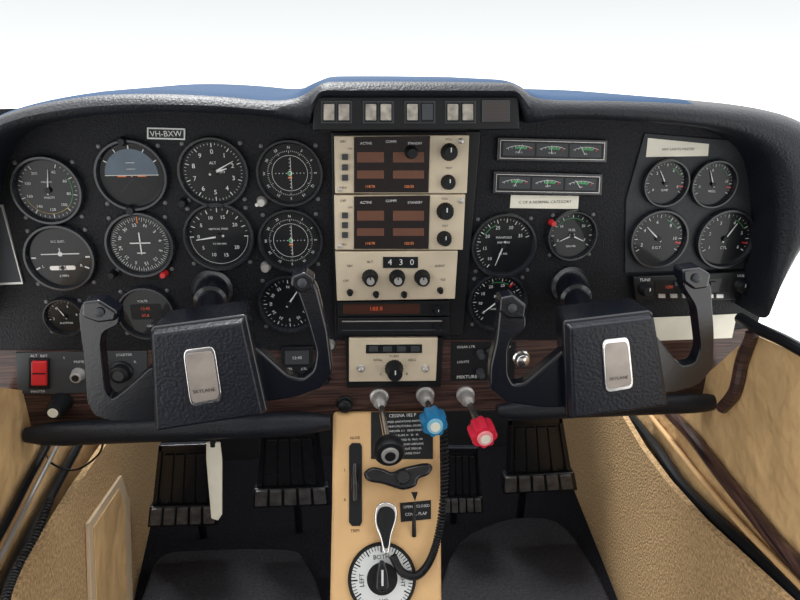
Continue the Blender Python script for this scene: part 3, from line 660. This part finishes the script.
seal('door_seal','black rubber door seal curving along the carpet edge','seal',DR,[(628,413),(655,446),(682,484),(722,524),(768,566),(815,615)],.008,M_BLACK,.012)
seal('door_edge_strip','brown trim strip following the door opening','trim strip',DR,[(670,413),(692,436),(718,470),(752,512),(782,548),(832,600)],.009,M_WOOD,.008)
seal('door_edge_strip','pale edging strip following the door opening','trim strip',DR,[(648,413),(670,440),(700,478),(738,522),(775,560),(822,608)],.004,M_TAN,.008)
seal('door_seal','black rubber door seal on the sill','seal',DR,[(740,318),(757,328),(785,341),(830,366)],.007,M_BLACK,.004)
seal('door_edge_strip','brown wood trim edge below the panel corner','trim strip',DR,[(752,334),(742,362),(735,392),(722,408)],.008,M_WOOD,.006)
seal('door_seal','black rubber seal curving beside the carpet','seal',DL,[(82,438),(60,478),(36,522),(12,570),(-12,620)],.007,M_BLACK,.012)
seal('door_edge_strip','silver strip along the door opening','trim strip',DL,[(60,440),(40,478),(18,522),(-8,572)],.003,M_SILV,.008)
seal('door_edge_strip','black rubber strip along the door opening','trim strip',DL,[(50,440),(29,478),(6,522),(-22,572)],.005,M_BLACK,.008)
seal('door_edge_strip','brown strip along the door opening','trim strip',DL,[(106,440),(80,485),(56,525),(30,570),(8,620)],.006,M_WOOD,.012)
T=Thing('access_cover','beige plastic access cover on the carpeted side','cover',WL,110,540)
T.plate('frame',[(89,523),(122,475),(130,500),(133,600),(122,640),(93,640)],.0005,.006,M_COVER,bevel=.001)
T.plate('panel_insert',[(94,527),(119,489),(125,503),(127,598),(117,632),(98,632)],.006,.0075,M_TANL,bevel=.001)
single('headset_cord','thin black coiled headset cord hanging by the carpeted side','cord',WL,40,540,
  lambda T:coil(T,[T.P3(50,500,.02),T.P3(38,530,.02),T.P3(20,562,.02),T.P3(8,590,.02),T.P3(2,620,.02)],.0035,40,.0013),M_BLACK)
single('loose_wire','thin black wire hanging below the panel','wire',PANEL,60,455,
  lambda T:MB().tube(smooth([T.P3(42,440,-.02),T.P3(50,462,-.03),T.P3(75,470,-.04),T.P3(98,455,-.03),T.P3(104,438,-.02)],6,False),.0015,8),M_BLACK)
def mat_floor(lb,pts):
    single('floor_mat',lb,'floor mat',FLOOR,*pts[0],lambda T:MB().prism(smooth(T.pts(pts,.03),4),.0005,.03),M_SEAT,bevel=.008)
mat_floor('dark grey floor mat with rounded corner',[(160,556),(200,549),(285,548),(305,560),(322,600),(325,680),(110,680),(140,600)])
mat_floor('dark grey floor mat beside the pedestal',[(450,556),(500,520),(556,520),(590,560),(615,610),(640,680),(450,680)])
# ---------------- light ----------------
w=bpy.data.worlds.new('sky'); sc.world=w; w.use_nodes=True; N=w.node_tree.nodes; L=w.node_tree.links
bg=N['Background']; tc=N.new('ShaderNodeTexCoord'); sx=N.new('ShaderNodeSeparateXYZ'); cr=N.new('ShaderNodeValToRGB')
L.new(tc.outputs['Generated'],sx.inputs[0]); L.new(sx.outputs['Z'],cr.inputs[0]); L.new(cr.outputs[0],bg.inputs[0])
cr.color_ramp.elements[0].position=0; cr.color_ramp.elements[0].color=(1,.99,.97,1)
cr.color_ramp.elements[1].position=.35; cr.color_ramp.elements[1].color=(1,1,1,1)
e=cr.color_ramp.elements.new(.03); e.color=(.42,.43,.435,1)
e=cr.color_ramp.elements.new(.11); e.color=(.365,.375,.38,1)
bg.inputs[1].default_value=2.4
sl=bpy.data.lights.new('sun','SUN'); sl.energy=4.0; sl.angle=.25; so=bpy.data.objects.new('sun',sl); sc.collection.objects.link(so)
so.rotation_euler=Vector((.15,-.5,-.85)).to_track_quat('-Z','Y').to_euler()
